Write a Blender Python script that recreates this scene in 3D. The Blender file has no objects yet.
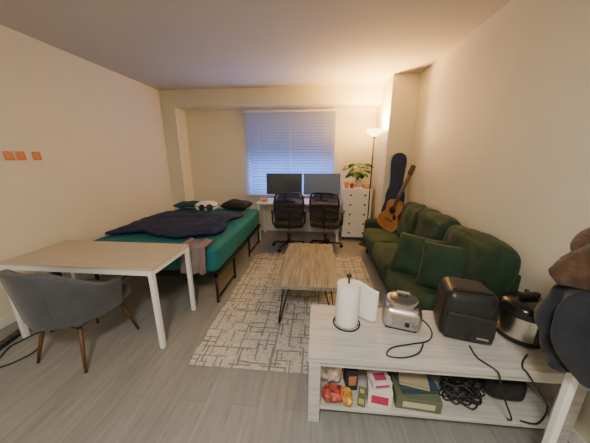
import bpy, bmesh, math, random
from mathutils import Vector, Matrix, noise, Euler
random.seed(4)
rad=math.radians
# ------------------------------------------------------------------ helpers
def link(o): bpy.context.scene.collection.objects.link(o); return o
def M(name,col,rough=0.6,metal=0.0,var=0.0,vscale=8.0,bump=0.0,bscale=60.0,emit=None,es=0.0,sheen=0.0,alpha=1.0,stretch=None,coat=0.0):
    m=bpy.data.materials.new(name); m.use_nodes=True; nt=m.node_tree; b=nt.nodes['Principled BSDF']
    b.inputs['Base Color'].default_value=(*col,1); b.inputs['Roughness'].default_value=rough; b.inputs['Metallic'].default_value=metal
    if sheen: b.inputs['Sheen Weight'].default_value=sheen
    if coat: b.inputs['Coat Weight'].default_value=coat
    if emit: b.inputs['Emission Color'].default_value=(*emit,1); b.inputs['Emission Strength'].default_value=es
    if alpha<1: b.inputs['Alpha'].default_value=alpha
    tc=nt.nodes.new('ShaderNodeTexCoord'); mp=nt.nodes.new('ShaderNodeMapping'); nt.links.new(tc.outputs['Object'],mp.inputs[0])
    if stretch: mp.inputs['Scale'].default_value=stretch
    n=nt.nodes.new('ShaderNodeTexNoise'); n.inputs['Scale'].default_value=vscale; n.inputs['Detail'].default_value=4
    nt.links.new(mp.outputs[0],n.inputs['Vector'])
    r=nt.nodes.new('ShaderNodeValToRGB'); r.color_ramp.elements[0].position=.3; r.color_ramp.elements[1].position=.7
    v=max(var,0.01)
    r.color_ramp.elements[0].color=(*[c*(1-v) for c in col],1); r.color_ramp.elements[1].color=(*[min(1,c*(1+v)) for c in col],1)
    nt.links.new(n.outputs[0],r.inputs[0]); nt.links.new(r.outputs[0],b.inputs['Base Color'])
    if bump:
        n2=nt.nodes.new('ShaderNodeTexNoise'); n2.inputs['Scale'].default_value=bscale; n2.inputs['Detail'].default_value=3
        nt.links.new(mp.outputs[0],n2.inputs['Vector'])
        bp=nt.nodes.new('ShaderNodeBump'); bp.inputs['Strength'].default_value=bump; bp.inputs['Distance'].default_value=.01
        nt.links.new(n2.outputs[0],bp.inputs['Height']); nt.links.new(bp.outputs[0],b.inputs['Normal'])
    return m
def new(name,vs,fs,mat,smooth=True):
    me=bpy.data.meshes.new(name); me.from_pydata([tuple(v) for v in vs],[],fs); me.update()
    bm=bmesh.new(); bm.from_mesh(me); bmesh.ops.recalc_face_normals(bm,faces=bm.faces); bm.to_mesh(me); bm.free()
    if mat: me.materials.append(mat)
    if smooth:
        for p in me.polygons: p.use_smooth=True
    return link(bpy.data.objects.new(name,me))
def boxes(name,lst,mat,bev=0.0,seg=2):
    """lst of (x0,x1,y0,y1,z0,z1)"""
    bm=bmesh.new()
    for (x0,x1,y0,y1,z0,z1) in lst:
        t=bmesh.new(); bmesh.ops.create_cube(t,size=1)
        for v in t.verts: v.co=Vector(((x0+x1)/2+v.co.x*(x1-x0),(y0+y1)/2+v.co.y*(y1-y0),(z0+z1)/2+v.co.z*(z1-z0)))
        if bev: bmesh.ops.bevel(t,geom=t.edges[:],offset=bev,segments=seg,affect='EDGES',profile=.5)
        me=bpy.data.meshes.new('t'); t.to_mesh(me); t.free(); bm.from_mesh(me); bpy.data.meshes.remove(me)
    me=bpy.data.meshes.new(name); bm.to_mesh(me); bm.free(); me.materials.append(mat)
    return link(bpy.data.objects.new(name,me))
def box(name,c,s,mat,bev=.004,rot=None,seg=2):
    o=boxes(name,[(-s[0]/2,s[0]/2,-s[1]/2,s[1]/2,-s[2]/2,s[2]/2)],mat,bev,seg)
    o.location=c
    if rot: o.rotation_euler=rot
    return o
def cyl(name,p1,p2,r1,mat,r2=None,n=20):
    p1=Vector(p1);p2=Vector(p2); r2=r1 if r2 is None else r2
    d=(p2-p1); q=d.to_track_quat('Z','Y').to_matrix()
    vs=[];
    for k,(p,r) in enumerate(((p1,r1),(p2,r2))):
        for i in range(n):
            a=2*math.pi*i/n; vs.append(p+q@Vector((math.cos(a)*r,math.sin(a)*r,0)))
    fs=[(i,(i+1)%n,n+(i+1)%n,n+i) for i in range(n)]+[tuple(range(n)),tuple(range(n,2*n))]
    o=new(name,vs,fs,mat)
    for p in o.data.polygons:
        if len(p.vertices)>4: p.use_smooth=False
    return o
def lathe(name,prof,mat,c=(0,0,0),n=40,sx=1,sy=1):
    vs=[];fs=[];m=len(prof)
    for (r,z) in prof:
        for i in range(n):
            a=2*math.pi*i/n; vs.append((c[0]+r*math.cos(a)*sx,c[1]+r*math.sin(a)*sy,c[2]+z))
    for j in range(m-1):
        for i in range(n): fs.append((j*n+i,j*n+(i+1)%n,(j+1)*n+(i+1)%n,(j+1)*n+i))
    if prof[0][0]>1e-4: fs.append(tuple(range(n)))
    if prof[-1][0]>1e-4: fs.append(tuple((m-1)*n+i for i in range(n)))
    o=new(name,vs,fs,mat)
    md=o.modifiers.new('es','EDGE_SPLIT'); md.split_angle=rad(40)
    return o
def smoothpts(pts,closed,sub):
    P=[Vector(p) for p in pts]; n=len(P); out=[]
    rng=n if closed else n-1
    for i in range(rng):
        p0=P[(i-1)%n] if (closed or i>0) else P[0]; p1=P[i]; p2=P[(i+1)%n]; p3=P[(i+2)%n] if (closed or i+2<n) else P[-1]
        for k in range(sub):
            t=k/sub
            out.append(.5*((2*p1)+(-p0+p2)*t+(2*p0-5*p1+4*p2-p3)*t*t+(-p0+3*p1-3*p2+p3)*t**3))
    if not closed: out.append(P[-1])
    return out
def tube(name,pts,r,mat,closed=False,sub=6,n=8):
    P=smoothpts(pts,closed,sub) if sub>1 else [Vector(p) for p in pts]
    m=len(P); vs=[];fs=[]; prev=None
    for i in range(m):
        a=P[(i-1)%m] if (closed or i>0) else P[0]; b=P[(i+1)%m] if (closed or i<m-1) else P[-1]
        t=(b-a).normalized()
        if prev is None:
            u=t.orthogonal().normalized()
        else:
            u=(prev-t*prev.dot(t)).normalized()
        prev=u; w=t.cross(u)
        rr=r(i/(m-1)) if callable(r) else r
        for k in range(n):
            an=2*math.pi*k/n; vs.append(P[i]+u*math.cos(an)*rr+w*math.sin(an)*rr)
    rg=m if closed else m-1
    for i in range(rg):
        for k in range(n): fs.append((i*n+k,i*n+(k+1)%n,((i+1)%m)*n+(k+1)%n,((i+1)%m)*n+k))
    if not closed: fs+= [tuple(range(n)),tuple((m-1)*n+k for k in range(n))]
    return new(name,vs,fs,mat)
def pillow(name,c,w,h,t,mat,rot=(0,0,0),n=22,seed=0,wr=.006):
    vs=[];fs=[]
    for s in (1,-1):
        for j in range(n+1):
            for i in range(n+1):
                u=-1+2*i/n; v=-1+2*j/n
                th=t/2*(max(0,(1-u**4)*(1-v**4)))**.55
                x=u*w/2*(1-.06*(1-v*v)*abs(u)); y=v*h/2*(1-.06*(1-u*u)*abs(v))
                nz=noise.noise(Vector((x*7+seed,y*7,s*3+seed)))*wr*3*(1 if th>0 else 0)
                vs.append((x,y,s*th+nz))
    N=(n+1)**2
    for s in (0,1):
        for j in range(n):
            for i in range(n):
                a=s*N+j*(n+1)+i; fs.append((a,a+1,a+n+2,a+n+1))
    o=new(name,vs,fs,mat)
    bm=bmesh.new(); bm.from_mesh(o.data); bmesh.ops.remove_doubles(bm,verts=bm.verts,dist=.0008); bmesh.ops.recalc_face_normals(bm,faces=bm.faces); bm.to_mesh(o.data); bm.free()
    o.location=c; o.rotation_euler=rot; return o
def rbox(name,c,s,mat,r=.05,puff=.02,rot=None,n=14,wr=0.0,seed=0,warp=None):
    bm=bmesh.new(); bmesh.ops.create_cube(bm,size=2); bmesh.ops.subdivide_edges(bm,edges=bm.edges[:],cuts=n-1,use_grid_fill=True)
    S=Vector((s[0]/2,s[1]/2,s[2]/2)); r=min(r,*[x*.98 for x in S])
    for v in bm.verts:
        p=v.co.copy(); q=Vector([math.copysign(abs(p[k])**.8,p[k])*S[k] for k in range(3)])
        inn=Vector([max(-(S[k]-r),min(S[k]-r,q[k])) for k in range(3)])
        d=q-inn
        if d.length>1e-6: q=inn+d.normalized()*r
        ax=max(range(3),key=lambda k:abs(p[k])); o1,o2=[k for k in range(3) if k!=ax]
        q[ax]+=math.copysign(puff*(1-p[o1]**2)*(1-p[o2]**2),p[ax])
        if wr: q+=v.normal*noise.noise(q*6+Vector((seed,seed,seed)))*wr
        if warp: q=warp(q)
        v.co=q
    me=bpy.data.meshes.new(name); bm.to_mesh(me); bm.free(); me.materials.append(mat)
    for p in me.polygons: p.use_smooth=True
    o=link(bpy.data.objects.new(name,me)); o.location=c
    if rot: o.rotation_euler=rot
    return o
def sheet(name,f,nu,nv,mat,thick=.01):
    vs=[f(i/nu,j/nv) for j in range(nv+1) for i in range(nu+1)]
    fs=[(j*(nu+1)+i,j*(nu+1)+i+1,(j+1)*(nu+1)+i+1,(j+1)*(nu+1)+i) for j in range(nv) for i in range(nu)]
    o=new(name,vs,fs,mat)
    md=o.modifiers.new('sol','SOLIDIFY'); md.thickness=thick; md.offset=0
    return o
def prism(name,outline,y0,y1,mat,bev=0.0):
    """outline in xz, extruded along y"""
    bm=bmesh.new(); a=[bm.verts.new((x,y0,z)) for x,z in outline]; b=[bm.verts.new((x,y1,z)) for x,z in outline]
    n=len(a); bm.faces.new(a); bm.faces.new(list(reversed(b)))
    for i in range(n): bm.faces.new((a[i],a[(i+1)%n],b[(i+1)%n],b[i]))
    bmesh.ops.recalc_face_normals(bm,faces=bm.faces)
    me=bpy.data.meshes.new(name); bm.to_mesh(me); bm.free(); me.materials.append(mat)
    o=link(bpy.data.objects.new(name,me))
    if bev:
        m=o.modifiers.new('b','BEVEL'); m.width=bev; m.segments=2; m.limit_method='ANGLE'
    return o
def G(name,parts,loc=(0,0,0),rot=(0,0,0)):
    e=bpy.data.objects.new(name,None); link(e); e.location=loc; e.rotation_euler=rot; e.empty_display_size=.1
    for p in parts:
        p.parent=e
    return e
# ------------------------------------------------------------------ materials
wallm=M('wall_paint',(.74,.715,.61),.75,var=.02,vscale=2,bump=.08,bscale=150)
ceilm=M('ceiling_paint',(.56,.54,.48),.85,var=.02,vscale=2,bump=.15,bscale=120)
trimm=M('trim_white',(.75,.73,.7),.5)
white=M('white_paint',(.8,.8,.79),.4,var=.02)
whitemetal=M('white_metal',(.82,.82,.82),.35)
black=M('black_plastic',(.012,.012,.014),.45)
blackgl=M('black_gloss',(.012,.012,.014),.18)
blackmetal=M('black_metal',(.012,.012,.012),.4,metal=.3)
blackfab=M('black_fabric',(.015,.015,.018),.9,bump=.4,bscale=200)
chrome=M('brushed_steel',(.62,.6,.57),.28,metal=1,var=.05,vscale=30,stretch=(1,1,20))
green=M('green_velvet',(.011,.040,.018),.8,var=.35,vscale=5,bump=.3,bscale=18,sheen=.07)
teal=M('teal_sheet',(.002,.135,.165),.8,var=.15,vscale=4,bump=.35,bscale=9)
navy=M('navy_quilt',(.004,.013,.060),.85,var=.25,vscale=6,bump=.5,bscale=14)
mauve=M('mauve_cloth',(.22,.16,.17),.9,var=.2,bump=.4,bscale=20)
greyvel=M('grey_velvet',(.065,.068,.085),.75,var=.2,vscale=6,bump=.15,bscale=40,sheen=.2)
walnut=M('walnut',(.11,.05,.022),.45,var=.3,vscale=10,stretch=(8,8,1))
def wood(name,c1,c2,axis,rough=.5,scale=3.0,str_=14):
    m=bpy.data.materials.new(name); m.use_nodes=True; nt=m.node_tree; b=nt.nodes['Principled BSDF']; b.inputs['Roughness'].default_value=rough
    tc=nt.nodes.new('ShaderNodeTexCoord'); mp=nt.nodes.new('ShaderNodeMapping'); nt.links.new(tc.outputs['Object'],mp.inputs[0])
    s=[str_]*3; s[axis]=1; mp.inputs['Scale'].default_value=s
    n=nt.nodes.new('ShaderNodeTexNoise'); n.inputs['Scale'].default_value=scale; n.inputs['Detail'].default_value=6; n.inputs['Roughness'].default_value=.65
    nt.links.new(mp.outputs[0],n.inputs['Vector'])
    r=nt.nodes.new('ShaderNodeValToRGB'); r.color_ramp.elements[0].position=.32; r.color_ramp.elements[1].position=.68
    r.color_ramp.elements[0].color=(*c1,1); r.color_ramp.elements[1].color=(*c2,1)
    nt.links.new(n.outputs[0],r.inputs[0]); nt.links.new(r.outputs[0],b.inputs['Base Color'])
    bp=nt.nodes.new('ShaderNodeBump'); bp.inputs['Strength'].default_value=.15; bp.inputs['Distance'].default_value=.004
    nt.links.new(n.outputs[0],bp.inputs['Height']); nt.links.new(bp.outputs[0],b.inputs['Normal'])
    return m
oakl=wood('light_oak',(.45,.38,.29),(.57,.50,.40),0,.45)
weather=wood('weathered_wood',(.13,.11,.085),(.36,.32,.26),1,.55,2.5,18)
whitewash=wood('whitewashed_wood',(.40,.39,.38),(.60,.59,.58),0,.55,2.5,16)
def floor_mat():
    m=bpy.data.materials.new('vinyl_planks'); m.use_nodes=True; nt=m.node_tree; b=nt.nodes['Principled BSDF']; b.inputs['Roughness'].default_value=.36
    L=nt.links.new
    tc=nt.nodes.new('ShaderNodeTexCoord'); mp=nt.nodes.new('ShaderNodeMapping'); L(tc.outputs['Object'],mp.inputs[0]); mp.inputs['Rotation'].default_value=(0,0,rad(90))
    br=nt.nodes.new('ShaderNodeTexBrick'); L(mp.outputs[0],br.inputs['Vector'])
    br.inputs['Scale'].default_value=1; br.inputs['Brick Width'].default_value=1.22; br.inputs['Row Height'].default_value=.18
    br.inputs['Mortar Size'].default_value=.0012; br.inputs['Mortar Smooth'].default_value=.2; br.offset=.37
    br.inputs['Color1'].default_value=(.262,.262,.268,1); br.inputs['Color2'].default_value=(.315,.315,.320,1); br.inputs['Mortar'].default_value=(.16,.158,.155,1)
    mp2=nt.nodes.new('ShaderNodeMapping'); L(tc.outputs['Object'],mp2.inputs[0]); mp2.inputs['Scale'].default_value=(16,1.3,1)
    n=nt.nodes.new('ShaderNodeTexNoise'); n.inputs['Scale'].default_value=2.0; n.inputs['Detail'].default_value=7; n.inputs['Roughness'].default_value=.6; n.inputs['Distortion'].default_value=.8
    L(mp2.outputs[0],n.inputs['Vector'])
    r=nt.nodes.new('ShaderNodeValToRGB'); r.color_ramp.elements[0].position=.3; r.color_ramp.elements[1].position=.7
    r.color_ramp.elements[0].color=(.68,.67,.65,1); r.color_ramp.elements[1].color=(1.0,1.0,1.0,1); L(n.outputs[0],r.inputs[0])
    mx=nt.nodes.new('ShaderNodeMix'); mx.data_type='RGBA'; mx.blend_type='MULTIPLY'; mx.inputs[0].default_value=.9
    L(br.outputs['Color'],mx.inputs[6]); L(r.outputs[0],mx.inputs[7]); L(mx.outputs[2],b.inputs['Base Color'])
    return m
floorm=floor_mat()
def rug_mat():
    m=bpy.data.materials.new('rug_weave'); m.use_nodes=True; nt=m.node_tree; b=nt.nodes['Principled BSDF']; b.inputs['Roughness'].default_value=.95
    L=nt.links.new; tc=nt.nodes.new('ShaderNodeTexCoord')
    def math_(op,a,bb=None):
        x=nt.nodes.new('ShaderNodeMath'); x.operation=op
        if isinstance(a,(int,float)): x.inputs[0].default_value=a
        else: L(a,x.inputs[0])
        if bb is not None:
            if isinstance(bb,(int,float)): x.inputs[1].default_value=bb
            else: L(bb,x.inputs[1])
        return x.outputs[0]
    tot=None
    for (w,h,off,rot,ms,ns,sh) in ((.30,.17,.37,0,.0075,5,0),(.34,.13,.45,90,.007,6,.05),(.15,.105,.5,0,.0055,4,.11),(.21,.30,.3,90,.007,5,.02)):
        mp=nt.nodes.new('ShaderNodeMapping'); L(tc.outputs['Object'],mp.inputs[0]); mp.inputs['Rotation'].default_value=(0,0,rad(rot)); mp.inputs['Location'].default_value=(sh,sh*1.7,0)
        br=nt.nodes.new('ShaderNodeTexBrick'); L(mp.outputs[0],br.inputs['Vector']); br.offset=off; br.inputs['Scale'].default_value=1
        br.inputs['Brick Width'].default_value=w; br.inputs['Row Height'].default_value=h; br.inputs['Mortar Size'].default_value=ms; br.inputs['Mortar Smooth'].default_value=.1
        n=nt.nodes.new('ShaderNodeTexNoise'); n.inputs['Scale'].default_value=ns; n.inputs['Detail'].default_value=1; L(mp.outputs[0],n.inputs['Vector'])
        g=math_('GREATER_THAN',n.outputs[0],.49)
        f=math_('MULTIPLY',br.outputs['Fac'],g)
        tot=f if tot is None else math_('MAXIMUM',tot,f)
    n=nt.nodes.new('ShaderNodeTexNoise'); n.inputs['Scale'].default_value=35; n.inputs['Detail'].default_value=3; L(tc.outputs['Object'],n.inputs['Vector'])
    r=nt.nodes.new('ShaderNodeValToRGB'); r.color_ramp.elements[0].position=.3; r.color_ramp.elements[1].position=.65; L(n.outputs[0],r.inputs[0])
    r.color_ramp.elements[0].color=(.38,.36,.33,1); r.color_ramp.elements[1].color=(.57,.55,.51,1)
    mx=nt.nodes.new('ShaderNodeMix'); mx.data_type='RGBA'; L(math_('MULTIPLY',tot,.75),mx.inputs[0]); L(r.outputs[0],mx.inputs[6]); mx.inputs[7].default_value=(.13,.12,.11,1)
    L(mx.outputs[2],b.inputs['Base Color'])
    return m
rugm=rug_mat()
# ------------------------------------------------------------------ room shell
H=2.8; XL=-3.0; XR=1.5; YB=5.16; YP=4.79; YR=-1.6
WX0,WX1,WZ0,WZ1=-1.46,.32,.80,2.48
boxes('floor',[(XL-.1,XR+.1,YR-.1,YB+.2,-.1,0)],floorm)
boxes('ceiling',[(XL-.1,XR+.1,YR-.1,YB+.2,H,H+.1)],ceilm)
boxes('wall_left',[(XL-.1,XL,YR-.1,YB+.2,0,H)],wallm)
boxes('wall_right',[(XR,XR+.1,YR-.1,YB+.2,0,H)],wallm)
boxes('wall_rear',[(XL,XR,YR-.1,YR,0,H)],wallm)
boxes('wall_back',[(XL,WX0,YB,YB+.12,0,H),(WX1,XR,YB,YB+.12,0,H),(WX0,WX1,YB,YB+.12,0,WZ0),(WX0,WX1,YB,YB+.12,WZ1,H)],wallm)
boxes('wall_pier',[(XL,-2.72,YP,YB,0,H)],wallm)
boxes('wall_beam',[(-2.72,1.1,YP,YB,2.505,H)],wallm)
boxes('wall_column',[(1.1,XR,4.22,YB,0,H)],wallm)
boxes('baseboard_left',[(XL,XL+.012,YR,YP,0,.09)],trimm,.003)
boxes('baseboard_right',[(XR-.012,XR,YR,4.22,0,.09)],trimm,.003)
boxes('baseboard_back',[(-2.72,1.1,YB-.012,YB,0,.09)],trimm,.003)
glass=M('window_glass',(.35,.45,.6),.05,alpha=.15)
wf=[boxes('frame',[(WX0,WX0+.04,YB+.03,YB+.09,WZ0,WZ1),(WX1-.04,WX1,YB+.03,YB+.09,WZ0,WZ1),(WX0,WX1,YB+.03,YB+.09,WZ0,WZ0+.04),(WX0,WX1,YB+.03,YB+.09,WZ1-.04,WZ1),((WX0+WX1)/2-.02,(WX0+WX1)/2+.02,YB+.03,YB+.09,WZ0,WZ1)],trimm,.003),
    boxes('pane',[(WX0+.04,WX1-.04,YB+.055,YB+.06,WZ0+.04,WZ1-.04)],glass),
    boxes('sill',[(WX0-.03,WX1+.03,YB-.03,YB+.03,WZ0-.03,WZ0)],trimm,.004)]
G('window_1',wf)
bm_=bpy.data.materials.new('blind_slat'); bm_.use_nodes=True; nt=bm_.node_tree; nt.nodes.clear()
o_=nt.nodes.new('ShaderNodeOutputMaterial'); d_=nt.nodes.new('ShaderNodeBsdfDiffuse'); t_=nt.nodes.new('ShaderNodeBsdfTranslucent'); x_=nt.nodes.new('ShaderNodeMixShader')
d_.inputs[0].default_value=(.52,.54,.60,1); t_.inputs[0].default_value=(.7,.75,.85,1); x_.inputs[0].default_value=.28
nt.links.new(d_.outputs[0],x_.inputs[1]); nt.links.new(t_.outputs[0],x_.inputs[2]); nt.links.new(x_.outputs[0],o_.inputs[0])
vs=[];fs=[]
z=WZ1-.07; 
while z>WZ0+.03:
    tilt=rad(48); w=.031
    b=len(vs)
    for x in (WX0-.02,(WX0+WX1)/2,WX1+.01):
        for q in (-1,0,1):
            dy=math.cos(tilt)*w*q; dz=-math.sin(tilt)*w*q
            vs.append((x,YB-.055+dy+(0 if q else -.003),z+dz+(0 if q else .004)))
    for k in (0,1):
        for q in (0,1): fs.append((b+3*k+q,b+3*k+q+1,b+3*k+q+4,b+3*k+q+3))
    z-=.054
sl=new('slats',vs,fs,bm_)
G('venetian_blind',[sl,boxes('headrail',[(WX0-.02,WX1+.01,YB-.085,YB-.02,WZ1-.045,WZ1)],white,.004),
   boxes('bottom_rail',[(WX0-.02,WX1+.01,YB-.07,YB-.035,WZ0+.005,WZ0+.025)],white,.003)]+
   [cyl('cord_%d'%i,(x,YB-.085,WZ0+.02),(x,YB-.085,WZ1-.04),.0018,white,n=6) for i,x in enumerate((-1.2,-.57,.1))])
# ------------------------------------------------------------------ rug
boxes('area_rug',[(-1.0,.74,1.50,3.83,0.0,.009)],rugm,.003)
# ------------------------------------------------------------------ bed
bx0,bx1,by0,by1=-2.58,-1.06,2.32,4.38
parts=[boxes('side_rails',[(bx0,bx0+.03,by0,by1,.32,.37),(bx1-.03,bx1,by0,by1,.32,.37),(bx0,bx1,by0,by0+.03,.32,.37),(bx0,bx1,by1-.03,by1,.32,.37),((bx0+bx1)/2-.015,(bx0+bx1)/2+.015,by0,by1,.32,.37)],blackmetal,.003)]
parts.append(boxes('slats',[(bx0+.03,bx1-.03,by0+.1+i*.14,by0+.14+i*.14,.35,.37) for i in range(14)],blackmetal))
i=0
for yy in (by0+.04,by0+.62,by0+1.36,by1-.04):
    for xx in (bx0+.05,(bx0+bx1)/2,bx1-.03):
        parts.append(cyl('leg_%d'%i,(xx,yy,0),(xx,yy,.33),.016,blackmetal)); i+=1
for k,(a,b) in enumerate(((by0+.04,by0+.62),(by0+1.36,by1-.04))):
    for xx in (bx0+.05,bx1-.03):
        parts.append(cyl('low_rail_%d_%d'%(k,int(xx*100)),(xx,a,.05),(xx,b,.05),.012,blackmetal))
parts.append(rbox('mattress',((bx0+bx1)/2,(by0+by1)/2,.52),(1.54,2.04,.30),teal,r=.06,puff=.012,wr=.01,n=26))
G('bed',parts)
def quilt(u,v):
    x=-2.50+1.30*u; y=2.55+1.12*v+.08*math.sin(u*7)+.06*u
    x+=.05*math.sin(v*9)*u
    e=min(u,1-u,v,1-v)
    z=.712+.03*min(1,e*10)+.022*noise.noise(Vector((x*4,y*4,0)))+.022*abs(noise.noise(Vector((x*9,y*5,3))))
    return (x,y,z)
sheet('comforter',quilt,70,70,navy,.03)
def mc(u,v):
    s=v*.5
    x=-1.42+.28*u+.012*math.sin(v*5)
    f=.018*math.sin(u*17+v*3)
    if s<.2: y=2.48-s; z=.705+.008*math.sin(u*12)
    else:
        y=2.27-.012; z=.70-(s-.2)
    return (x,y+f*(.4 if s<.2 else .8),z+.006*math.sin(u*20))
sheet('throw_blanket',mc,30,30,mauve,.012)
pillow('bed_pillow',(-2.28,4.18,.760),.54,.32,.10,M('dark_teal_pillowcase',(.003,.07,.085),.85,bump=.3),(0,0,rad(4)))
pillow('bed_pillow',(-1.43,4.20,.768),.5,.34,.15,M('black_pillowcase',(.02,.022,.03),.85,bump=.3),(0,0,rad(-4)),seed=3)
wf_=M('white_plush',(.85,.85,.84),.95,bump=.6,bscale=90)
pl=[lathe('body',[(0,-.08),(.09,-.075),(.14,-.04),(.155,0),(.14,.045),(.09,.08),(0,.095)],wf_,sx=1.25,sy=.8)]
for s in (-1,1):
    pl.append(lathe('lens_%d'%(s>0),[(0,-.012),(.048,-.01),(.055,0),(.048,.01),(0,.012)],blackgl)); pl[-1].location=(s*.062,-.119,0); pl[-1].rotation_euler=(rad(80),0,s*rad(22))
    pl.append(tube('arm_%d'%(s>0),[(s*.09,-.11,0),(s*.155,-.06,.015),(s*.195,.02,.02)],.010,blackgl))
pl.append(tube('bridge',[(-.03,-.130,0),(0,-.134,.01),(.03,-.130,0)],.009,blackgl))
G('plush_toy',pl,(-1.85,3.90,.790),(0,0,rad(14)))
# ------------------------------------------------------------------ dining table (white legs)
tx0,tx1,ty0,ty1=-2.64,-1.28,1.64,2.22
leg=.038
parts=[boxes('top',[(tx0,tx1,ty0,ty1,.727,.745)],oakl,.003),
 boxes('top_edge',[(tx0+.004,tx1-.004,ty0+.004,ty1-.004,.714,.727)],whitemetal),
 boxes('apron',[(tx0+.03,tx1-.03,ty0+.01,ty0+.03,.680,.714),(tx0+.03,tx1-.03,ty1-.03,ty1-.01,.680,.714),(tx0+.01,tx0+.03,ty0+.03,ty1-.03,.680,.714),(tx1-.03,tx1-.01,ty0+.03,ty1-.03,.680,.714)],whitemetal,.002)]
for k,(x,y) in enumerate(((tx0,ty0),(tx1-leg,ty0),(tx0,ty1-leg),(tx1-leg,ty1-leg))):
    parts.append(boxes('leg_%d'%(k+1),[(x,x+leg,y,y+leg,0,.714)],whitemetal,.003))
G('dining_table',parts)
# ------------------------------------------------------------------ velvet chair  (local: faces +y)
def tubchair():
    P=[]
    def shell(u,v):
        ang=rad(20)-rad(220)*u
        x=.285*math.cos(ang); y=.02+.29*math.sin(ang)
        if y>.02: x=math.copysign(.285,x)*1.0
        back=max(0,-math.sin(ang))
        top=.64+.215*min(1,back*1.15)**1.2
        z0=.40
        z=z0+(top-z0)*v
        fl=1+.10*v
        return (x*fl,y*fl-.03*v*back,z)
    P.append(sheet('back_shell',shell,48,14,greyvel,.055))
    m=P[-1].modifiers.new('b','BEVEL'); m.width=.018; m.segments=3; m.limit_method='ANGLE'
    P.append(rbox('seat',(0,.04,.43),(.50,.50,.12),greyvel,r=.05,puff=.02))
    P.append(box('seat_pan',(0,.03,.365),(.42,.42,.02),black,.004))
    for k,(sx,sy) in enumerate(((-1,-1),(1,-1),(-1,1),(1,1))):
        P.append(cyl('leg_%d'%(k+1),(sx*.17,.03+sy*.17,.37),(sx*.235,.03+sy*.25,0),.018,walnut,.010))
    for k,u in enumerate((.38,.62)):
        pts=[]
        for v in (0.05,.3,.6,.95):
            s=shell(u,v); n=Vector((s[0],s[1]-.02,0)).normalized()*.0285
            pts.append((s[0]+n.x,s[1]+n.y,s[2]))
        P.append(tube('seam_%d'%k,pts,.003,greyvel,n=6))
    return P
G('velvet_chair',tubchair(),(-1.94,1.60,0),(0,0,rad(-6)))
# ------------------------------------------------------------------ coffee table
cx0,cx1,cy0,cy1=-.37,.22,2.0,3.15
P=[boxes('top',[(cx0,cx1,cy0,cy1,.415,.455)],weather,.004)]
k=0
for x,sx in ((cx0+.07,-1),(cx1-.07,1)):
    for y,sy in ((cy0+.08,-1),(cy1-.08,1)):
        k+=1; fx=x+sx*.045; fy=y+sy*.045; g=.009+.008
        P.append(tube('hairpin_leg_%d'%k,[(x-sx*.06,y,.415),(fx-sx*.012,fy,g+.03),(fx,fy,g),(fx,fy-sy*.012,g+.03),(x,y-sy*.09,.415)],.0075,blackmetal,sub=1,n=8))
        P.append(box('plate_%d'%k,(x-sx*.03,y-sy*.04,.412),(.1,.12,.005),blackmetal,.001))
G('coffee_table',P)
# ------------------------------------------------------------------ sofa
sx0,sx1,sy0,sy1=.80,1.48,1.70,4.12
P=[boxes('base',[(sx0+.03,sx1,sy0+.02,sy1-.02,.12,.28)],green,.02)]
P.append(rbox('arm_far',((sx0+sx1)/2+.01,sy1-.07,.36),(sx1-sx0-.02,.14,.46),green,r=.05,puff=.01))
P.append(rbox('arm_near',((sx0+sx1)/2+.01,sy0+.06,.34),(sx1-sx0-.02,.12,.42),green,r=.05,puff=.01))
P.append(boxes('back_frame',[(sx1-.08,sx1-.003,sy0+.02,sy1-.02,.2,.78)],green,.02))
ys=[sy0+.12+(sy1-sy0-.26)*k/3 for k in range(4)]
for k in range(3):
    P.append(rbox('seat_cushion_%d'%(k+1),((sx0+sx1)/2-.05,(ys[k]+ys[k+1])/2,.37),(.62,ys[k+1]-ys[k]-.004,.19),green,r=.045,puff=.018,wr=.01,seed=k*5,n=18))
yb=[sy0-.01,2.42,3.06,3.64]
for k in range(3):
    P.append(rbox('back_cushion_%d'%(k+1),(1.325,(yb[k]+yb[k+1])/2,.715),(.20,yb[k+1]-yb[k]+.01,.51),green,r=.07,puff=.025,wr=.03,seed=k*7+2,n=20,rot=(0,rad(8),0)))
for k,(x,y) in enumerate(((sx0+.08,sy0+.1),(sx0+.08,sy1-.1),(sx1-.06,sy0+.1),(sx1-.06,sy1-.1))):
    P.append(cyl('foot_%d'%(k+1),(x,y,.14),(x,y,.0),.022,black,.016))
G('sofa',P)
pillow('throw_pillow',(1.0,2.36,.645),.46,.42,.16,green,(rad(60),0,rad(-44)),seed=9,wr=.006)
pillow('throw_pillow',(1.12,2.04,.67),.42,.42,.15,green,(rad(68),0,rad(-30)),seed=12,wr=.006)
# ------------------------------------------------------------------ guitar + bag
def guitar_outline():
    pts=[(0,0),(.10,.006),(.165,.05),(.19,.12),(.175,.19),(.128,.26),(.118,.30),(.135,.36),(.140,.41),(.115,.46),(.06,.485),(0,.49)]
    r=smoothpts([(x,0,z) for x,z in pts],False,4)
    R=[(p.x,p.z) for p in r]
    return R+[(-x,z) for x,z in reversed(R[1:-1])]
spruce=wood('spruce_top',(.36,.15,.045),(.48,.23,.075),2,.3)
mahog=wood('mahogany',(.16,.055,.02),(.24,.09,.03),2,.3)
out=guitar_outline()
P=[prism('body',out,-.045,.045,mahog,.004)]
inn=[(x*.985,.003+z*.985) for x,z in out]
P.append(prism('soundboard',inn,-.048,-.0445,spruce))
P.append(cyl('sound_hole',(0,-.0495,.33),(0,-.047,.33),.048,black,n=32))
P.append(lathe('rosette',[(.050,0),(.058,0),(.058,.001),(.050,.001)],walnut)); P[-1].location=(0,-.0485,.33); P[-1].rotation_euler=(rad(90),0,0)
P.append(box('bridge',(0,-.052,.17),(.14,.01,.025),walnut,.003))
P.append(prism('pickguard',[(.05,.29),(.10,.27),(.11,.22),(.07,.2),(.045,.25)],-.0495,-.0475,black))
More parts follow.
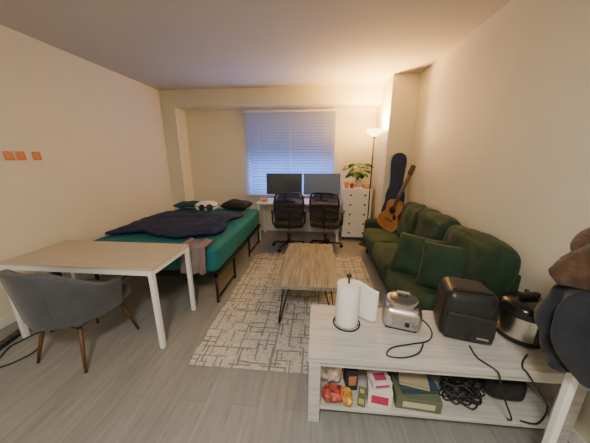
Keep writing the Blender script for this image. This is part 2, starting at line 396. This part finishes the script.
P.append(prism('neck',[(-.027,.36),(.027,.36),(.022,.88),(-.022,.88)],-.058,-.028,walnut,.003))
P.append(prism('headstock',[(-.024,.875),(.024,.875),(.038,.92),(.034,1.04),(-.034,1.04),(-.038,.92)],-.050,-.034,walnut,.003))
for k in range(6):
    s=-1 if k<3 else 1; zz=.93+.035*(k%3)
    P.append(cyl('tuner_%d'%(k+1),(s*.036,-.042,zz),(s*.055,-.042,zz),.005,chrome,n=10))
    x0=(-.025+.01*k); P.append(cyl('string_%d'%(k+1),(x0,-.060,.17),(x0*.75,-.060,.90),.0008,chrome,n=5))
G('acoustic_guitar',P,(1.10,3.84,.49),(rad(-6),rad(17),rad(-52)))
bagm=M('gig_bag_fabric',(.018,.035,.08),.8,var=.2,bump=.3)
sh=[(0,0),(.12,.01),(.17,.06),(.185,.15),(.165,.25),(.145,.33),(.145,.42),(.125,.50),(.10,.58),(.095,.70),(.105,.85),(.112,.95),(.10,1.03),(.06,1.08),(0,1.095)]
r=[(p.x,p.z) for p in smoothpts([(x,0,z) for x,z in sh],False,4)]
bag=[prism('shell',r+[(-x,z) for x,z in reversed(r[1:-1])],-.035,.035,bagm,.012)]
bag.append(tube('zipper',[(x*1.0,-.03,z) for x,z in (r+[(-x,z) for x,z in reversed(r[1:-1])])[::3]],.004,black,closed=True,sub=3,n=6))
bag.append(box('pocket',(0,-.045,.2),(.22,.02,.24),bagm,.008))
G('guitar_bag',bag,(1.26,4.08,.56),(rad(-4),rad(1),rad(-8)))
# ------------------------------------------------------------------ torchiere floor lamp
lampw=M('frosted_bowl',(.9,.8,.6),.4,emit=(1,.66,.26),es=10)
greym=M('lamp_pole_black',(.03,.028,.025),.35,metal=.6)
LX,LY=.93,4.42
P=[lathe('base',[(.13,0),(.13,.012),(.11,.025),(.02,.035),(.013,.05)],greym),
   cyl('pole',(0,0,.03),(0,0,1.93),.011,greym),
   lathe('bowl',[(.025,1.92),(.05,1.935),(.09,1.965),(.125,2.01),(.135,2.04),(.128,2.04),(.118,2.01),(.085,1.975),(.045,1.945),(.01,1.94)],lampw),
   lathe('collar',[(.012,1.90),(.03,1.915),(.03,1.925),(.012,1.93)],greym)]
G('floor_lamp',P,(LX,LY,0))
# ------------------------------------------------------------------ dresser + plant + stuff
dx0,dx1,dy0,dy1=.50,1.03,4.66,5.10
P=[boxes('carcass',[(dx0,dx1,dy0,dy1,.06,1.0)],white,.005),boxes('top',[(dx0-.012,dx1+.012,dy0-.015,dy1,1.0,1.02)],white,.004),
   boxes('feet',[(dx0+.02,dx0+.06,dy0+.02,dy0+.06,0,.06),(dx1-.06,dx1-.02,dy0+.02,dy0+.06,0,.06),(dx0+.02,dx0+.06,dy1-.06,dy1-.02,0,.06),(dx1-.06,dx1-.02,dy1-.06,dy1-.02,0,.06)],black)]
n_=5
for r_ in range(n_):
    for c_ in range(2):
        w=(dx1-dx0)/2; h=.92/n_
        x=dx0+w*(c_+.5); z=.07+h*(r_+.5)
        P.append(box('drawer_%d_%d'%(r_,c_),(x,dy0-.006,z),(w-.016,.018,h-.014),white,.003))
        P.append(lathe('knob_%d_%d'%(r_,c_),[(.006,0),(.006,.012),(.018,.016),(.018,.024),(0,.027)],black,n=16)); P[-1].location=(x,dy0-.015,z); P[-1].rotation_euler=(rad(90),0,0)
G('dresser',P)
terr=M('plant_pot_glaze',(.55,.5,.42),.4)
leafm=M('leaf',(.025,.11,.018),.45,var=.35,vscale=20)
P=[lathe('pot',[(.05,0),(.06,.005),(.075,.13),(.079,.135),(.073,.138),(.068,.12),(0,.118)],terr)]
for k in range(34):
    a=k*2.399+.3; ln=.06+.17*random.random(); up=.12+.24*random.random()
    b0=Vector((0,0,.12)); tip=Vector((math.cos(a)*ln,math.sin(a)*ln*.55,.10+up)); mid=(b0+tip)/2+Vector((0,0,.05))
    P.append(tube('stem_%d'%k,[b0,mid,tip],.003,leafm,n=5,sub=4))
    L_=.10+.05*random.random(); W_=.045+.02*random.random(); d=Vector((math.cos(a),math.sin(a)*.3-.1,-.25)).normalized(); side=Vector((-math.sin(a),math.cos(a),0)); up_=side.cross(d)
    vs=[];fs=[]; N=8
    for i in range(N+1):
        t=i/N; w=W_*math.sin(math.pi*t**.75)*1.0
        c=tip+d*L_*t-Vector((0,0,.03*t*t))
        vs+=[c-side*w+up_*w*.25*(-1),c,c+side*w-up_*w*.25]
    for i in range(N):
        for q in (0,1): fs.append((3*i+q,3*i+q+1,3*i+q+4,3*i+q+3))
    P.append(new('leaf_%d'%k,vs,fs,leafm))
G('potted_plant',P,(.78,4.88,1.02))
bk=[box('book_1',(0,0,.012),(.13,.15,.024),M('book_red',(.5,.05,.03),.5),.002),box('book_2',(.005,0,.036),(.12,.14,.022),M('book_cream',(.7,.6,.4),.5),.002),box('book_3',(-.003,.003,.058),(.11,.13,.02),M('book_orange',(.75,.22,.03),.5),.002)]
G('book_stack',bk,(.94,4.76,1.02),(0,0,rad(8)))
G('juice_carton',[box('body',(0,0,.06),(.06,.06,.12),M('carton_orange',(.75,.28,.05),.5),.003),prism('gable',[(-.028,.12),(.028,.12),(.004,.15),(-.004,.15)],-.028,.028,M('carton_top',(.8,.7,.5),.5))],(.55,4.70,1.02),(0,0,rad(15)))
G('mug',[lathe('cup',[(.03,0),(.036,.005),(.038,.09),(.034,.09),(.032,.01),(0,.008)],M('mug_red',(.45,.03,.03),.3)),tube('handle',[(.036,0,.07),(.06,0,.065),(.06,0,.03),(.036,0,.022)],.005,M('mug_red2',(.45,.03,.03),.3))],(.65,4.71,1.02))
# ------------------------------------------------------------------ desk with monitors
kx0,kx1,ky0,ky1=-1.15,.44,4.46,5.07
P=[boxes('top',[(kx0,kx1,ky0,ky1,.725,.75)],white,.003),boxes('apron',[(kx0+.04,kx1-.04,ky1-.04,ky1-.02,.55,.725)],whitemetal)]
for k,(x,y) in enumerate(((kx0+.02,ky0+.02),(kx1-.06,ky0+.02),(kx0+.02,ky1-.06),(kx1-.06,ky1-.06))):
    P.append(boxes('leg_%d'%(k+1),[(x,x+.04,y,y+.04,0,.725)],whitemetal,.003))
G('computer_desk',P)
def monitor(scr):
    P=[box('bezel',(0,0,.33),(.70,.025,.41),black,.006),box('screen',(0,-.0135,.333),(.682,.002,.388),scr,.0),
       box('rear_bulge',(0,.03,.32),(.3,.04,.22),black,.01),box('neck',(0,.045,.16),(.05,.025,.3),black,.004),
       box('foot',(0,.03,.006),(.26,.18,.012),black,.004)]
    return P
scrd=M('screen_dark',(.02,.022,.026),.15,emit=(.25,.28,.33),es=.06)
scrl=M('screen_grey',(.05,.055,.065),.2,emit=(.4,.47,.58),es=.14)
G('computer_monitor',monitor(scrd),(-.65,4.80,.75),(0,0,rad(2)))
G('computer_monitor',monitor(scrl),(.085,4.80,.75),(0,0,rad(-3)))
G('keyboard',[box('case',(0,0,.01),(.42,.13,.018),black,.004)]+[box('keys_row_%d'%i,(0,-.045+.022*i,.021),(.40,.017,.006),blackgl,.002) for i in range(5)],(-.62,4.56,.75))
G('desk_box',[box('carton',(0,0,.03),(.15,.1,.06),M('tissue_box',(.6,.45,.35),.7),.003),box('label',(0,-.0505,.03),(.08,.001,.03),M('label_red',(.5,.08,.05),.6),0)],(-1.03,4.62,.75),(0,0,rad(10)))
# ------------------------------------------------------------------ office chairs (local: faces +y)
meshm=M('chair_mesh',(.012,.012,.014),.8,alpha=.66)
def officechair():
    P=[]
    for k in range(5):
        a=2*math.pi*k/5+.3; c,s=math.cos(a),math.sin(a)
        P.append(tube('spoke_%d'%(k+1),[(c*.03,s*.03,.11),(c*.16,s*.16,.095),(c*.29,s*.29,.075)],lambda t:.02-.007*t,blackgl,n=8,sub=4))
        for q in (-1,1):
            o=Vector((c*.29,s*.29,.028))+Vector((-s,c,0))*q*.014
            P.append(cyl('caster_%d_%d'%(k+1,q>0),o-Vector((-s,c,0))*.009,o+Vector((-s,c,0))*.009,.028,black,n=18))
        P.append(cyl('caster_stem_%d'%(k+1),(c*.29,s*.29,.04),(c*.29,s*.29,.08),.008,black,n=8))
    P.append(cyl('gas_lift_outer',(0,0,.09),(0,0,.27),.027,black)); P.append(cyl('gas_lift',(0,0,.26),(0,0,.40),.016,chrome))
    P.append(box('mechanism',(0,0,.405),(.2,.22,.04),black,.01))
    P.append(rbox('seat',(0,.02,.46),(.49,.47,.085),blackfab,r=.035,puff=.012))
    fr=[(-.20,-.225,.56),(-.235,-.235,.72),(-.235,-.245,.90),(-.19,-.26,1.01),(0,-.265,1.03),(.19,-.26,1.01),(.235,-.245,.90),(.235,-.235,.72),(.20,-.225,.56),(0,-.215,.545)]
    P.append(tube('back_frame',fr,.016,black,closed=True,n=10))
    P.append(tube('back_spine',[(0,-.05,.40),(0,-.20,.42),(0,-.265,.55),(0,-.265,.78)],.018,black))
    P.append(tube('lumbar_bar',[(-.225,-.235,.72),(-.1,-.258,.76),(.1,-.258,.76),(.225,-.235,.72)],.016,black))
    def ms(u,v):
        z=.56+.455*v; w=.205+.03*math.sin(math.pi*v)-(.06*max(0,v-.75)*4*max(0,v-.75)*4 if v>.75 else 0)
        return ((2*u-1)*w,-.225-.035*v-.02*(1-(2*u-1)**2)*(.3),z)
    P.append(sheet('back_mesh',ms,14,14,meshm,.003))
    for s in (-1,1):
        P.append(tube('arm_post_%d'%(s>0),[(s*.2,0,.42),(s*.275,0,.45),(s*.285,-.02,.60),(s*.28,-.02,.66)],.015,black))
        P.append(rbox('arm_pad_%d'%(s>0),(s*.28,0,.675),(.065,.25,.03),black,r=.014,puff=.003,n=8))
    return P
G('office_chair',officechair(),(-.49,4.16,.0),(0,0,rad(8)))
G('office_chair',officechair(),(.17,4.21,.0),(0,0,rad(-12)))
# ------------------------------------------------------------------ bench
gx0,gx1,gy0,gy1=-.03,1.46,1.15,1.66; t=.07
P=[boxes('top',[(gx0,gx1,gy0,gy1,.455,.50)],whitewash,.004),
   boxes('apron',[(gx0+t,gx1-t,gy0+.02,gy0+.035,.415,.455),(gx0+t,gx1-t,gy1-.035,gy1-.02,.415,.455),(gx0+.02,gx0+.035,gy0+t,gy1-t,.415,.455),(gx1-.035,gx1-.02,gy0+t,gy1-t,.415,.455)],whitewash,.002),
   boxes('lower_shelf',[(gx0+.015,gx1-.015,gy0+.02,gy1-.02,.09,.115)],whitewash,.003)]
for k,(x,y) in enumerate(((gx0+.005,gy0+.005),(gx1-t-.005,gy0+.005),(gx0+.005,gy1-t-.005),(gx1-t-.005,gy1-t-.005))):
    P.append(boxes('leg_%d'%(k+1),[(x,x+t,y,y+t,0,.455)],whitewash,.004))
G('storage_bench',P)
ZT=.50; ZS=.115
paper=M('paper_towel',(.86,.86,.85),.95,bump=.4,bscale=120)
P=[tube('base_ring',[(math.cos(a)*.088,math.sin(a)*.088,.005) for a in [i*math.pi/8 for i in range(16)]],.005,blackmetal,closed=True,sub=3),
   tube('cross_bar',[(-.085,0,.005),(.085,0,.005)],.004,blackmetal,sub=1),cyl('post',(0,0,.005),(0,0,.345),.006,blackmetal),
   lathe('finial',[(.006,0),(.016,.008),(.018,.018),(.01,.028),(0,.03)],blackmetal,c=(0,0,.34),n=16),
   lathe('roll',[(.02,.012),(.073,.012),(.075,.02),(.075,.292),(.073,.30),(.02,.30)],paper)]
def pt(u,v):
    s=u*.17
    z=.015+.282*v*(1-.12*u*u)
    return (.02+s,.074-.05*math.sin(u*1.4)+.02*math.sin(u*6)*.5+.03*(1-v)*u,z)
P.append(sheet('loose_sheet',pt,18,12,paper,.0015))
G('paper_towel_holder',P,(.22,1.46,ZT),(0,0,rad(-14)))
P=[rbox('housing',(0,0,.085),(.23,.21,.155),chrome,r=.04,puff=.004),box('foot_plate',(0,0,.006),(.19,.17,.012),black,.004),
   lathe('lid_ring',[(.09,.160),(.10,.168),(.10,.185),(.09,.193)],chrome),
   lathe('lid',[(.088,.185),(.085,.201),(.05,.212),(.03,.213),(.03,.227),(.0,.229)],M('smoked_lid',(.06,.06,.065),.15)),
   box('lid_handle',(0,0,.229),(.08,.022,.014),M('lid_handle_grey',(.3,.3,.3),.4),.004),
   box('control_panel',(0,-.107,.07),(.12,.006,.05),M('panel_grey',(.25,.25,.26),.4),.003)]
P.append(lathe('dial',[(.014,0),(.014,.012),(0,.014)],black,n=16)); P[-1].location=(.03,-.110,.07); P[-1].rotation_euler=(rad(90),0,0)
G('ice_cream_maker',P,(.585,1.50,ZT),(0,0,rad(-14)))
def taper(q):
    q=q.copy(); k=1-.10*(q.z+.16)/.32; q.x*=k; q.y*=k; return q
P=[rbox('body',(0,0,.165),(.30,.27,.315),M('matte_black',(.016,.016,.018),.38),r=.05,puff=.006,n=20,warp=taper),
   rbox('top_panel',(0,0,.326),(.21,.18,.012),blackgl,r=.005,puff=.002,n=8),
   rbox('drawer_front',(0,-.132,.115),(.25,.02,.17),M('fryer_drawer',(.02,.02,.022),.25),r=.009,puff=.002,n=10),
   box('feet',(0,0,.003),(.22,.2,.006),black,.001),
   box('badge',(.07,-.1445,.06),(.06,.002,.012),chrome,0)]
G('air_fryer',P,(.955,1.46,ZT),(0,0,rad(-14)))
P=[lathe('base',[(.11,0),(.125,.01),(.128,.04)],black),lathe('steel_band',[(.128,.04),(.129,.045),(.129,.17),(.128,.175)],chrome),
   lathe('rim',[(.128,.175),(.138,.18),(.138,.2),(.134,.215)],black),
   lathe('lid',[(.134,.212),(.128,.235),(.1,.255),(.05,.265),(0,.267)],blackgl),
   box('lid_handle',(0,0,.285),(.12,.035,.035),black,.01),cyl('valve',(.05,.06,.25),(.05,.06,.285),.012,black),
   box('control_panel',(0,-.128,.10),(.09,.012,.12),black,.004),box('display',(0,-.135,.13),(.06,.002,.03),M('display_grey',(.2,.22,.22),.2),0)]
G('pressure_cooker',P,(1.30,1.44,ZT),(0,0,rad(10)))
tube('power_cord',[(.70,1.54,ZT+.006),(.75,1.53,ZT+.006),(.76,1.42,ZT+.006),(.70,1.33,ZT+.006),(.58,1.29,ZT+.006),(.46,1.25,ZT+.006),(.42,1.19,ZT+.006),(.50,1.18,ZT+.006),(.60,1.22,ZT+.006),(.66,1.30,ZT+.006)],.0045,black)
tube('power_cord',[(.93,1.31,ZT+.006),(.92,1.22,ZT+.006),(.96,1.15,ZT+.006),(.985,1.138,ZT-.02),(1.03,1.135,.35),(1.10,1.13,.2),(1.13,1.18,.13)],.0045,black)
tube('power_cord',[(1.22,1.27,ZT+.006),(1.16,1.22,ZT+.006),(1.12,1.17,ZT+.006),(1.12,1.142,ZT+.004),(1.18,1.135,.42),(1.26,1.13,.30),(1.24,1.13,.18),(1.20,1.18,.125)],.0045,black)
# lower shelf contents
def carton(name,c,s,col,lab=None,rz=0):
    m=M(name+'_card',col,.6,var=.08)
    P=[box('carton',(0,0,s[2]/2),s,m,.003)]
    if lab:
        P.append(box('label',(0,-s[1]/2-.0008,s[2]*.5),(s[0]*.7,.0015,s[2]*.45),M(name+'_label',lab,.6),0))
        P.append(box('top_label',(0,0,s[2]+.0006),(s[0]*.6,s[1]*.5,.001),M(name+'_label2',lab,.6),0))
    return G(name,P,(c[0],c[1],c[2]),(0,0,rad(rz)))
def book(name,c,s,col,rz=0):
    return G(name,[box('cover_bottom',(0,0,.002),(s[0],s[1],.004),M(name+'_cover',col,.5),.001),box('pages',(.003,0,s[2]/2),(s[0]-.01,s[1]-.01,s[2]-.008),M(name+'_pages',(.7,.66,.56),.9),0),
       box('cover_top',(0,0,s[2]-.002),(s[0],s[1],.004),M(name+'_cover2',col,.5),.001),box('spine',(0,-s[1]/2+.002,s[2]/2),(s[0],.004,s[2]),M(name+'_cover3',col,.5),.001)],c,(0,0,rad(rz)))
carton('board_game_box',(.645,1.32,ZS),(.26,.26,.085),(.12,.14,.09),(.50,.48,.33),-4)
book('recipe_book',(.65,1.33,ZS+.087),(.22,.20,.028),(.04,.07,.10),6)
book('notebook',(.64,1.34,ZS+.117),(.17,.20,.018),(.42,.36,.26),-12)
carton('gift_box',(.250,1.34,ZS),(.07,.10,.16),(.03,.03,.05),(.45,.2,.1),8)
carton('medicine_box',(.415,1.25,ZS),(.14,.13,.13),(.66,.64,.65),(.50,.03,.10),-8)
carton('tea_box',(.41,1.25,ZS+.133),(.12,.10,.04),(.60,.55,.55),(.40,.04,.14),10)
carton('cereal_box',(.33,1.55,ZS),(.18,.07,.26),(.45,.10,.05),(.60,.45,.1),4)
carton('spice_box',(.305,1.215,ZS),(.045,.06,.09),(.10,.13,.07),(.5,.4,.1),-15)
carton('tissue_packet',(.51,1.545,ZS),(.12,.10,.22),(.55,.42,.2),(.1,.1,.3),0)
def bagf(q):
    q=q.copy(); q.x*=1-.35*max(0,q.z/.1); q+=Vector((noise.noise(q*22),noise.noise(q*22+Vector((5,5,5))),noise.noise(q*22+Vector((9,0,3)))))*.022; return q
rbox('shopping_bag',(.12,1.41,ZS+.098),(.13,.20,.16),M('plastic_bag_white',(.62,.50,.44),.4,var=.6,vscale=18),r=.04,puff=.018,warp=bagf,n=22)
rbox('snack_bag',(.125,1.225,ZS+.043),(.12,.09,.055),M('red_wrapper',(.38,.07,.05),.35,var=.8,vscale=28),r=.02,puff=.008,warp=lambda q:q+Vector((0,0,noise.noise(q*30)*.018)),n=18)
rbox('candy_pouch',(.215,1.215,ZS+.038),(.055,.10,.045),M('orange_wrapper',(.60,.30,.06),.35,var=.6,vscale=28),r=.015,puff=.006,warp=lambda q:q+Vector((0,0,noise.noise(q*35)*.014)),n=14)
pts=[]
for i in range(90):
    a=i*.62; r_=.06+.03*math.sin(i*1.7); pts.append((.93+r_*1.4*math.cos(a),1.30+r_*math.sin(a),ZS+.012+.0013*i+.008*math.sin(i*2.3)))
tube('coiled_cable',pts,.005,black,sub=3,n=6)
P=[rbox('bag_body',(0,0,.085),(.24,.22,.15),blackfab,r=.05,puff=.015,wr=.03),tube('strap',[(-.09,-.06,.15),(-.05,-.09,.185),(.05,-.09,.185),(.09,-.06,.15)],.008,black)]
G('camera_bag',P,(1.20,1.40,ZS))
carton('shoe_box',(.86,1.54,ZS),(.22,.14,.17),(.10,.14,.22),(.5,.5,.5),3)
# ------------------------------------------------------------------ foreground stand with coat
P=[]
for k,(x,y) in enumerate(((1.14,.97),(1.44,.97),(1.14,.72),(1.44,.72))):
    P.append(box('post_%d'%(k+1),(x,y,.34),(.032,.032,.68),whitemetal,.004))
P.append(boxes('shelf_low',[(1.13,1.45,.71,.98,.10,.118)],whitemetal,.003))
P.append(boxes('shelf_top',[(1.12,1.46,.70,.99,.68,.70)],whitemetal,.003))
G('shelf_stand',P)
navyc=M('navy_coat',(.010,.013,.024),.9,var=.3,vscale=7,bump=.4,bscale=40,sheen=.12)
def loft(name,rings,mat,n=120,fold=.03,seed=0,fs_=11,nz=.08,fine=0):
    R=smoothpts([(a,b,c) for a,b,c,d,e in rings],False,6); S=smoothpts([(d,e,0) for a,b,c,d,e in rings],False,6)
    vs=[];fs=[]
    for p,s in zip(R,S):
        z,cx,cy=p; rx,ry=s.x,s.y
        for i in range(n):
            a=2*math.pi*i/n
            w=math.sin(a*fs_+1.2*math.sin(z*9)+seed)
            w=math.copysign(abs(w)**.6,w)*.6-abs(math.sin(a*fs_*.5+z*6))*.5
            f=1+fold*w+nz*noise.noise(Vector((math.cos(a)*2,math.sin(a)*2,z*5+seed)))
            v=Vector((cx+rx*f*math.cos(a),cy+ry*f*math.sin(a),z))
            if fine: v+=Vector((math.cos(a),math.sin(a),.3))*noise.noise(v*45)*fine
            vs.append(v)
    m=len(R)
    for j in range(m-1):
        for i in range(n): fs.append((j*n+i,j*n+(i+1)%n,(j+1)*n+(i+1)%n,(j+1)*n+i))
    fs.append(tuple(range(n))); fs.append(tuple((m-1)*n+i for i in range(n)))
    return new(name,vs,fs,mat)
P=[loft('body',[(.705,1.25,.91,.17,.11),(.78,1.225,.92,.205,.13),(.9,1.205,.925,.245,.14),(1.0,1.20,.925,.25,.14),(1.08,1.20,.925,.25,.14),(1.115,1.21,.925,.23,.125)],navyc,fold=.12,fs_=8),
   tube('sleeve',[(1.07,.97,1.08),(1.01,1.0,.98),(1.03,1.0,.86),(1.06,.97,.76),(1.07,.96,.72)],lambda t:.052-.014*t+.006*math.sin(t*22),navyc,n=16,sub=8)]
G('winter_coat',P)
fur=M('brown_fleece',(.070,.034,.017),.95,var=.45,vscale=30,bump=.8,bscale=150,sheen=.15)
P=[loft('body',[(1.12,1.20,.93,.235,.12),(1.17,1.185,.935,.25,.13),(1.24,1.205,.935,.225,.12),(1.31,1.25,.92,.18,.105),(1.37,1.29,.91,.13,.08),(1.40,1.31,.90,.06,.04)],fur,fold=.12,seed=4,fs_=6,fine=.008),
   tube('collar',[(1.03,.90,1.18),(1.04,1.0,1.25),(1.12,1.03,1.31),(1.25,1.0,1.37),(1.38,.92,1.39)],lambda t:.022+.010*math.sin(t*3.14),fur,n=16)]
G('fleece_jacket',P)
# ------------------------------------------------------------------ wall notes, floor clutter
om=M('orange_sticky_note',(.75,.27,.10),.8)
for y in (2.195,2.295,2.44):
    def nt_(u,v,y=y): return (XL+.004+.010*(1-v)**2,y-.040+.080*u,1.565+.085*v)
    sheet('sticky_note',nt_,4,6,om,.0008)
P=[box('housing',(0,0,.018),(.07,.30,.032),black,.006)]
for k in range(4): P.append(box('socket_%d'%(k+1),(0,-.10+.065*k,.035),(.034,.034,.003),M('socket_grey%d'%k,(.08,.08,.08),.5),.001))
G('power_strip',P,(-2.72,1.62,0),(0,0,rad(12)))
tube('floor_cable',[(-2.72,1.45,.008),(-2.60,1.30,.008),(-2.42,1.35,.008),(-2.35,1.52,.008),(-2.5,1.68,.008),(-2.66,1.88,.008),(-2.80,2.1,.008),(-2.9,2.4,.008)],.006,black)
tube('floor_cable',[(-2.80,1.42,.008),(-2.76,1.24,.008),(-2.60,1.14,.008),(-2.50,1.24,.008),(-2.56,1.42,.008),(-2.62,1.55,.008),(-2.56,1.74,.008)],.006,black)
G('power_adapter',[box('brick',(0,0,.016),(.07,.13,.032),black,.008)],(-2.46,1.80,0),(0,0,rad(-30)))
# ------------------------------------------------------------------ lights
def area(name,loc,rot,sx,sy,e,col):
    l=bpy.data.lights.new(name,'AREA'); l.shape='RECTANGLE'; l.size=sx; l.size_y=sy; l.energy=e; l.color=col
    o=link(bpy.data.objects.new(name,l)); o.location=loc; o.rotation_euler=rot; return o
G('ceiling_light',[lathe('diffuser',[(.0,-.07),(.12,-.06),(.17,-.03),(.18,0)],M('diffuser',(.9,.88,.82),.5,emit=(1,.9,.75),es=3))],(-.2,-.55,H))
area('ceiling_lamp',(-.2,-.55,H-.09),(0,0,0),.5,.5,88,(1,.93,.78))
l=bpy.data.lights.new('torchiere_bulb','POINT'); l.energy=90; l.color=(1,.54,.15); l.shadow_soft_size=.05
o=link(bpy.data.objects.new('torchiere_bulb',l)); o.location=(LX,LY,2.09)
l=bpy.data.lights.new('torchiere_uplight','SPOT'); l.energy=300; l.color=(1,.50,.10); l.shadow_soft_size=.05; l.spot_size=rad(150); l.spot_blend=.7
o=link(bpy.data.objects.new('torchiere_uplight',l)); o.location=(LX,LY,2.06); o.rotation_euler=(rad(180),0,0)
area('window_daylight',(-.57,YB+.25,1.22),(rad(-90),0,0),1.7,.7,70,(.14,.33,1))
w=bpy.data.worlds.new('World'); bpy.context.scene.world=w; w.use_nodes=True
w.node_tree.nodes['Background'].inputs[0].default_value=(.25,.38,.8,1); w.node_tree.nodes['Background'].inputs[1].default_value=.6
# ------------------------------------------------------------------ camera
c=bpy.data.cameras.new('camera'); c.sensor_width=36; c.lens=244/590*36; c.clip_start=.03
co=link(bpy.data.objects.new('camera',c)); co.location=(0,0,1.6); co.rotation_euler=(rad(90-14.9),0,rad(5.2))
bpy.context.scene.camera=co
